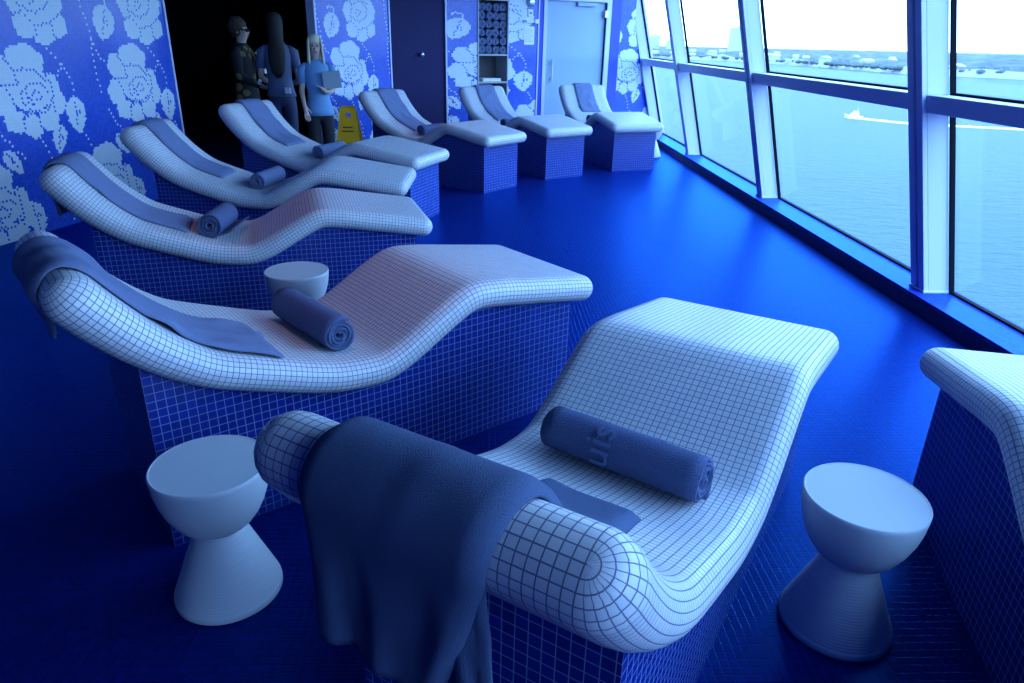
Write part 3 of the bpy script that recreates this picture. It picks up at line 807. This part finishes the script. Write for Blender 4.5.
def body(root, H, armL, armR, fingers=True, headturn=0):
    """local frame: +y the way the figure faces, x to its right hand side = +x; armX = [shoulder, elbow, wrist, knuckle]"""
    k = H/1.68
    V = []; E = []
    def add(p, r, par=None):
        V.append((p[0]*k, p[1]*k, p[2]*k, r*k)); 
        if par is not None: E.append((par, len(V)-1))
        return len(V)-1
    pel = add((0, 0, .92), .115); wa = add((0, .005, 1.08), .10, pel); ch = add((0, .0, 1.27), .115, wa); nk0 = add((0, -.01, 1.41), .062, ch)
    nk = add((0, 0, 1.47), .047, nk0); jaw = add((0, .025, 1.53), .060, nk); hd = add((0, .008, 1.595), .078, jaw); cr = add((0, 0, 1.64), .058, hd)
    nose = add((0, .105, 1.565), .011, jaw)
    for sx in (-1, 1):
        hp = add((sx*.09, 0, .86), .088, pel); kn = add((sx*.095, .012, .48), .056, hp); an = add((sx*.10, -.01, .09), .036, kn); toe = add((sx*.115, .13, .035), .032, an)
    for sx, arm in ((-1, armL), (1, armR)):
        sh = add((sx*.16, -.005, 1.355), .052, ch); el = add(arm[0], .038, sh); wr = add(arm[1], .026, el); pa = add(arm[2], .030, wr)
        d = Vector(arm[2])-Vector(arm[1]); d.normalize(); side = d.cross(Vector((0, 0, 1)));
        if side.length < .1: side = Vector((0, 1, 0))
        side.normalize()
        for q in range(4):
            o_ = side*(q-1.5)*.019; base = Vector(arm[2])+o_*1.0+d*.03
            L = (.058, .068, .064, .048)[q]
            f1 = add(tuple(base), .0095, pa); f2 = add(tuple(base+d*L*.55+Vector((0, 0, -.006))), .0085, f1); add(tuple(base+d*L+Vector((0, 0, -.02))), .007, f2)
        th = add(tuple(Vector(arm[1])+d*.03+side*.045*(-1 if sx > 0 else 1)), .011, wr); add(tuple(Vector(arm[1])+d*.075+side*.062*(-1 if sx > 0 else 1)), .009, th)
    return skin('body', V, E, M['skin'], root), k
def loft(mb, rings, n=24):
    """rings of (cx, cy, cz, rx, ry, axis) swept into a closed tube"""
    v = []
    for k, (c, rx, ry) in enumerate(rings):
        c = Vector(c); a = Vector(rings[max(0, k-1)][0]); b_ = Vector(rings[min(len(rings)-1, k+1)][0]); d = (b_-a).normalized()
        xx = Vector((1, 0, 0)); xx = (xx-d*xx.dot(d)); xx = xx.normalized() if xx.length > .2 else Vector((0, 0, 1)); yy = d.cross(xx).normalized()
        v += [c+xx*rx*math.cos(2*PI*i/n)+yy*ry*math.sin(2*PI*i/n) for i in range(n)]
    f = [tuple(range(n))[::-1], tuple(range((len(rings)-1)*n, len(rings)*n))]
    for k in range(len(rings)-1):
        for i in range(n): j = (i+1) % n; f.append((k*n+i, k*n+j, (k+1)*n+j, (k+1)*n+i))
    return mb.add(v, f)
def shirt(root, k, armL, armR, mat, name='shirt', hem=.78, long_sleeve=False, fl=.0):
    mb = MB()
    R_ = [(hem, .185+fl, .140), (.90, .178+fl, .134), (1.0, .150, .118), (1.10, .142, .115), (1.22, .160, .128), (1.32, .178, .120), (1.385, .168, .095), (1.425, .10, .070), (1.45, .062, .06)]
    R_ = [q for q in R_ if q[0] >= hem]
    if R_[0][0] > hem: R_ = [(hem, .170, .130)]+R_
    loft(mb, [((0, -.004, z*k), rx*k, ry*k) for z, rx, ry in R_])
    for sx, arm in ((-1, armL), (1, armR)):
        S0 = Vector((sx*.12, -.005, 1.375))*k; S1 = Vector((sx*.185, -.005, 1.335))*k; el = Vector(arm[0])*k; wr = Vector(arm[1])*k
        q = [(S0, .05*k, .05*k), (S1, .064*k, .064*k), (S1.lerp(el, .62), .056*k, .056*k)]
        if long_sleeve: q += [(el, .052*k, .052*k), (el.lerp(wr, .5), .044*k, .044*k), (wr.lerp(el, .08), .036*k, .036*k)]
        loft(mb, q, 16)
    return mb.build(name, mat, root, smooth=True)
def trousers(root, k, mat, r=.0):
    V = []; E = []
    def add(p, r_, par=None):
        V.append((p[0]*k, p[1]*k, p[2]*k, r_*k))
        if par is not None: E.append((par, len(V)-1))
        return len(V)-1
    p = add((0, 0, .93), .126)
    add((0, 0, 1.0), .118, p)
    for sx in (-1, 1):
        h = add((sx*.088, -.004, .85), .102+r, p); kn = add((sx*.095, .012, .48), .070+r, h); add((sx*.10, -.005, .12), .058+r, kn)
    return skin('trousers', V, E, mat, root)
def face(root, k, eye=.0):
    for sx in (-1, 1): blob('eye', (sx*.030*k, .082*k, 1.588*k), (.012*k, .007*k, .008*k), M['black'], root, 10)
    blob('mouth', (0, .089*k, 1.522*k), (.022*k, .006*k, .006*k), flat('lips', (.35, .12, .12)), root, 10)
    for sx in (-1, 1): blob('ear', (sx*.078*k, .0, 1.572*k), (.010*k, .018*k, .030*k), M['skin'], root, 10)

# left: dark curly hair, glasses, floral jacket, seen in right profile
pa = empty('person', (-2.66, 8.45, 0), math.radians(-95)); tag(pa, 'person in a black floral jacket and glasses holding a white paper in the dark doorway', 'person', 'people standing behind the loungers')
aL = [(-.22, .02, 1.12), (-.14, .22, 1.08), (-.11, .27, 1.09)]; aR = [(.21, .03, 1.11), (.14, .24, 1.0), (.12, .30, .99)]
_, k = body(pa, 1.63, aL, aR); shirt(pa, k, aL, aR, M['floral'], 'jacket', .74, True); trousers(pa, k, M['black'], .012); face(pa, k)
blob('hair', (0, -.030*k, 1.612*k), (.098, .102, .105), M['hair_curl'], pa, 32, .22, 14)
gz = 1.585*k; g = MB(); g.tube((-.055, .092, gz), (.055, .092, gz), .005); g.tube((-.08, .0, gz), (-.06, .092, gz), .004); g.tube((.08, .0, gz), (.06, .092, gz), .004)
for sx in (-1, 1): g.box(sx*.032-.024, sx*.032+.024, .088, .095, gz-.020, gz+.014)
g.build('glasses', M['gasket'], pa)
cf = MB(); cf.tube((.155, .20, 1.02), (.145, .23, 1.005), .036, .034); cf.build('cuff', M['paper'], pa)
pp = MB().box(-.003, .003, -.09, .09, -.12, .12).build('paper_sheet', M['paper']); pp.matrix_world = pa.matrix_basis @ Matrix.Translation((-.06, .24, 1.24)) @ Matrix.Rotation(.9, 4, 'Z') @ Matrix.Rotation(.4, 4, 'X')
tag(pp, 'white sheet of paper held by the person in the floral jacket', 'paper')

# middle: back turned, long brown hair, blue grey tee and jeans
pb = empty('person', (-2.19, 8.12, 0), math.radians(8)); pb.scale = (.87, .9, .995);  tag(pb, 'person with long brown hair seen from behind in a grey blue tee and jeans', 'person', 'people standing behind the loungers')
aL = [(-.235, .02, 1.10), (-.17, .18, 1.02), (-.14, .25, 1.03)]; aR = [(.225, .0, 1.09), (.17, .17, 1.02), (.13, .24, 1.03)]
_, k = body(pb, 1.67, aL, aR); shirt(pb, k, aL, aR, M['tee'], 'shirt', .90); trousers(pb, k, M['jeans']); face(pb, k)
hm = MB(); loft(hm, [((0, .0, 1.73*k), .02, .02), ((0, .0, 1.715*k), .06, .065), ((0, -.005, 1.69*k), .082, .09), ((0, -.015, 1.64*k), .094, .098), ((0, -.03, 1.57*k), .092, .085), ((0, -.055, 1.47*k), .088, .07), ((0, -.09, 1.36*k), .10, .05), ((0, -.115, 1.25*k), .098, .042), ((0, -.12, 1.15*k), .075, .035), ((.01, -.12, 1.09*k), .03, .015)], 28)
hm.build('hair', M['hair_dark'], pb, smooth=True)
MB().box(.06, .13, -.165, -.13, .93, .99).build('belt_pouch', M['paper'], pb, bevel=.006)

# right: blond, pale blue tunic, grey folder held against the chest
pc = empty('person', (-1.71, 7.72, 0), math.radians(197)); pc.scale = (.84, .9, .97);  tag(pc, 'person with blond hair in a pale blue tunic hugging a grey folder', 'person', 'people standing behind the loungers')
aL = [(-.20, .02, 1.12), (-.10, .21, 1.10), (-.04, .21, 1.14)]; aR = [(.215, .01, 1.10), (.20, .14, .93), (.19, .19, .88)]
_, k = body(pc, 1.53, aL, aR); shirt(pc, k, aL, aR, M['tunic'], 'tunic', .84, fl=.004); trousers(pc, k, M['black'], .01); face(pc, k)
hm = MB()
def ring_head(z, rx, ry, cy): return ((0, cy*k, z*k), rx*k, ry*k)
loft(hm, [ring_head(1.716, .02, .02, -.01), ring_head(1.706, .055, .06, -.01), ring_head(1.685, .078, .085, -.008), ring_head(1.65, .092, .088, -.016), ring_head(1.62, .097, .080, -.03), ring_head(1.56, .098, .062, -.045), ring_head(1.48, .10, .048, -.055), ring_head(1.40, .11, .040, -.075), ring_head(1.37, .09, .025, -.08)], 28)
for sx in (-1, 1): loft(hm, [((sx*.072*k, .015*k, 1.67*k), .012, .03), ((sx*.084*k, .02*k, 1.60*k), .016, .040), ((sx*.086*k, .03*k, 1.52*k), .020, .042), ((sx*.092*k, .04*k, 1.44*k), .020, .034), ((sx*.085*k, .05*k, 1.39*k), .008, .016)], 14)
hm.build('hair', M['hair_blond'], pc, smooth=True)
cl = MB(); cl.prism([(v[0]*.0+0, v[0], v[1]) for v in ((0, 0), (0, 0))][:0] or [(-.0, 0, 0), (.006, 0, 0), (.006, .25, 0), (0, .25, 0)], (0, 0, .26)); 
fd = MB().box(-.11, .10, 0, .018, -.08, .09); fd = fd.build('grey_folder', M['folder'], bevel=.002)
fd.matrix_world = pc.matrix_basis @ Matrix.Translation((-.15, .16, 1.12)) @ Matrix.Rotation(.10, 4, 'Y')
tag(fd, 'grey folder held against the chest of the blond person', 'folder')

# ------------------------------------------------------------------ outside: sea, shore, boat
SEA = -23.5
o = mesh('sea', [(3.5, -800, SEA), (5200, -800, SEA), (5200, 7000, SEA), (-1500, 7000, SEA), (-1500, 20, SEA), (3.5, 20, SEA)], [(0, 1, 2, 3, 4, 5)], M['sea']); tag(o, 'calm pale blue sea beyond the windows', 'water', kind='stuff')
shore = [(1500, 60), (504+120, 560), (504, 690), (437, 783), (430, 980), (400, 1180), (352, 1290), (287, 1414), (150, 1650), (-300, 2200)]
vs = []; fs = []; NB = 60
SH = resample(shore, 25)
for i, (x, y) in enumerate(SH):
    d = Vector((x, y)).normalized()
    for j in range(NB+1):
        q = j/NB; r = (q**1.6)*2600; px, py = x+d.x*r, y+d.y*r
        h = -1.2+min(1, j/1.5)*2.0+(0 if j < 2 else 2.5+6.5*max(0, noise.noise((px*.02, py*.02, 0))+.35)+3*noise.noise((px*.07, py*.07, 3)))
        if j >= 2 and r > 300: h += 2
        vs.append((px, py, SEA+h))
for i in range(len(SH)-1):
    for j in range(NB): a = i*(NB+1)+j; fs.append((a, a+1, a+NB+2, a+NB+1))
mi = [1 if (k % NB) < 2 else 0 for k in range(len(fs))]
o = mesh('shore_ground', vs, fs, [M['shore'], M['sand']], mi=mi); struct(o)
# tree crowns along the shore: an uncountable belt
bm = bmesh.new()
ico = bmesh.new(); bmesh.ops.create_icosphere(ico, subdivisions=1, radius=1); iv = [v.co.copy() for v in ico.verts]; ifc = [tuple(v.index for v in f.verts) for f in ico.faces]; ico.free()
tv = []; tf = []
rnd = random.Random(4)
HOUSES = []
TOWERS = [(640, 1930)]+[(420, 2300), (455, 2330), (485, 2290), (520, 2350), (560, 2320), (380, 2250)]
for _ in range(120):
    i = rnd.randrange(1, len(SH)-2); x, y = SH[i]; d = Vector((x, y)).normalized(); r = rnd.choice((16, 24, 45, 80, 130, 210, 320, 480))
    p = (x+d.x*r, y+d.y*r)
    if all(math.hypot(p[0]-q[0], p[1]-q[1]) > 34 for q in HOUSES): HOUSES.append(p)
for _ in range(8000):
    i = rnd.randrange(len(SH)); x, y = SH[i]; d = Vector((x, y)).normalized(); r = 14+rnd.random()**1.8*1100
    t = Vector((-d.y, d.x))*rnd.uniform(-26, 26); px, py = x+d.x*r+t.x, y+d.y*r+t.y; R_ = rnd.uniform(1.8, 3.6)
    if any(math.hypot(px-q[0], py-q[1]) < 24 for q in HOUSES+TOWERS): continue
    k0 = len(tv)
    for c in iv: tv.append((px+c.x*R_*1.3*(1+.2*rnd.random()), py+c.y*R_*1.3, SEA+4.5+R_*.3+c.z*R_*.75))
    tf += [tuple(q+k0 for q in f) for f in ifc]
o = mesh('shore_trees', tv, tf, M['foliage'], smooth=True); tag(o, 'belt of hazy green trees along the far shore', 'trees', kind='stuff')
def building(name, x, y, w, d, h, label, floors=0, grp='pale buildings on the far shore', roof=True):
    r = empty(name, (x, y, SEA+1.5), rnd.uniform(-.5, .5)); tag(r, label, 'building', grp)
    MB().box(-w/2, w/2, -d/2, d/2, 0, h).build('walls', M['render'], r)
    if roof:
        MB().prism([(-w/2-.6, -d/2-.6, h), (w/2+.6, -d/2-.6, h), (w/2-.5, 0, h+2.4), (-w/2+.5, 0, h+2.4)][:4], (0, .01, 0)) if False else None
        b = MB(); b.prism([(-w/2-.6, -d/2-.6, h), (-w/2-.6, d/2+.6, h), (-w/2-.6, 0, h+2.6)], (w+1.2, 0, 0)); b.build('roof', M['render'], r)
    else: MB().box(-w/5, w/5, -d/5, d/5, h, h+5).build('roof_plant', M['winband'], r)
    if floors:
        b = MB()
        for q in range(floors): z = h*(q+.45)/floors; b.box(-w/2-.15, w/2+.15, -d/2-.15, d/2+.15, z, z+h/floors*.35)
        b.build('window_bands', M['winband'], r)
    return r
for x, y in HOUSES:
    r = math.hypot(x, y)*.1
    building('shore_house', x, y, rnd.uniform(6, 14), rnd.uniform(8, 14), rnd.uniform(6, 11), 'small pale house among the trees on the far shore')
building('tower_block', 640, 1930, 42, 26, 62, 'tall pale tower block on the skyline seen through the second window', 16, None, False)
for x, y, h in ((420, 2300, 40), (455, 2330, 48), (485, 2290, 38), (520, 2350, 44), (560, 2320, 30), (380, 2250, 34)):
    building('city_block', x, y, 24, 20, h, 'pale city block in the distant cluster left of the tall tower', 8, 'distant city blocks', False)
# boat and wake
bt = empty('motor_boat', (140.5, 277.5, SEA), math.radians(128)); bt.scale = (.75, .75, .75); tag(bt, 'small white motor boat speeding across the sea', 'boat')
hull = [(-4, -1.4), (3, -1.4), (5.2, 0), (3, 1.4), (-4, 1.4)]
b = MB(); b.add([(x*.9, y*.75, -.2) for x, y in hull]+[(x, y, 1.3+(.5 if x > 4 else 0)) for x, y in hull], [(4, 3, 2, 1, 0), (5, 6, 7, 8, 9)]+[(i, (i+1) % 5, (i+1) % 5+5, i+5) for i in range(5)]); b.build('hull', M['boat'], bt)
MB().prism([(-2, -1, 1.3), (2.2, -1, 1.3), (1.2, -1, 2.6), (-1.8, -1, 2.6)], (0, 2, 0)).build('cabin', M['boat'], bt)
MB().box(-1.6, .6, -.8, .8, 2.6, 3.6).build('flybridge', M['boat'], bt); MB().tube((-1, 0, 3.5), (-1.4, 0, 5.2), .08).build('mast', M['boat'], bt)
wk = [(139.5, 279.0), (143, 275.7), (152.2, 260), (165.5, 254), (185, 246.5), (230, 228), (300, 200)]
W_ = [3.2, 2.6, 2.2, 1.6, 1.8, 2.2, 3]; vs = []; fs = []
P = resample(wk, 2.0)
for i, (x, y) in enumerate(P):
    q = i/len(P); d = Vector((P[min(i+1, len(P)-1)][0]-P[max(0, i-1)][0], P[min(i+1, len(P)-1)][1]-P[max(0, i-1)][1])).normalized()
    hw = (2.6-1.2*min(1, i/12)+.7*noise.noise((i*.4, 0, 0))); nx, ny = -d.y, d.x
    vs += [(x+nx*hw, y+ny*hw, SEA+.02), (x, y, SEA+.45+.2*noise.noise((i*.7, 2, 0))), (x-nx*hw, y-ny*hw, SEA+.02)]
for i in range(len(P)-1): a = i*3; fs += [(a, a+1, a+4, a+3), (a+1, a+2, a+5, a+4)]
o = mesh('boat_wake', vs, fs, flat('foam', (.9, .92, .92), .8), smooth=True); tag(o, 'long white wake trailing behind the motor boat', 'wake', kind='stuff')

# ------------------------------------------------------------------ light
w = bpy.data.worlds.new('world'); S.world = w; w.use_nodes = True; nt = w.node_tree; bg = nt.nodes['Background']
tc = nt.nodes.new('ShaderNodeTexCoord'); sx = nt.nodes.new('ShaderNodeSeparateXYZ'); cr = nt.nodes.new('ShaderNodeValToRGB')
nt.links.new(tc.outputs['Generated'], sx.inputs[0]); nt.links.new(sx.outputs['Z'], cr.inputs['Fac'])
e = cr.color_ramp.elements; e[0].position = 0; e[0].color = (.31, .565, 1.0, 1); e[1].position = .7; e[1].color = (.22, .48, 1.0, 1)
nt.links.new(cr.outputs['Color'], bg.inputs['Color']); bg.inputs['Strength'].default_value = 10.2

def area(name, loc, size, power, col, rot=(0, 0, 0), sy=None):
    l = bpy.data.lights.new(name, 'AREA'); l.energy = power; l.color = col; l.size = size
    if sy: l.shape = 'RECTANGLE'; l.size_y = sy
    o = bpy.data.objects.new(name, l); COL.objects.link(o); o.location = loc; o.rotation_euler = rot; return o
po = area('window_portal', (2.6, 4.0, 1.43), 16.9, 1, (1, 1, 1), sy=2.9)
# portal in the leaning glass plane, facing the room
n_ = Vector((-1, 0, -TL)).normalized()   # light shines along local -Z
yv = Vector((0, 1, 0)); zl = -n_; xl = yv; yl2 = zl.cross(xl)
po.matrix_world = Matrix.Translation((2.62+.33-TL*1.33+.03, 4.0, 1.43)) @ Matrix((xl, yl2, zl)).transposed().to_4x4()
po.data.cycles.is_portal = True
def spot(name, loc, power, col, ang=60, blend=.8, target=None, size=.04):
    l = bpy.data.lights.new(name, 'SPOT'); l.energy = power; l.color = col; l.spot_size = math.radians(ang); l.spot_blend = blend; l.shadow_soft_size = size
    o = bpy.data.objects.new(name, l); COL.objects.link(o); o.location = loc
    if target: o.rotation_euler = (Vector(target)-Vector(loc)).to_track_quat('-Z', 'Y').to_euler()
    return o
WARM = (1, .55, .55)
for k, pw in ((2, 24), (3, 17), (6, 15)):
    c = lmat(k) @ Vector((.95, 0, .5)); h = lmat(k) @ Vector((.80, .1, 2.7)); spot('ceiling_downlight', h, pw, WARM, 50, 1, c)

S.view_settings.view_transform = 'Standard'; S.view_settings.look = 'None'; S.view_settings.exposure = 0; S.view_settings.gamma = 1
S.view_settings.use_curve_mapping = False
S.cycles.use_denoising = True; S.cycles.max_bounces = 8; S.cycles.diffuse_bounces = 5; S.cycles.transparent_max_bounces = 16; S.cycles.sample_clamp_indirect = 8
S.cycles.caustics_reflective = False; S.cycles.caustics_refractive = False
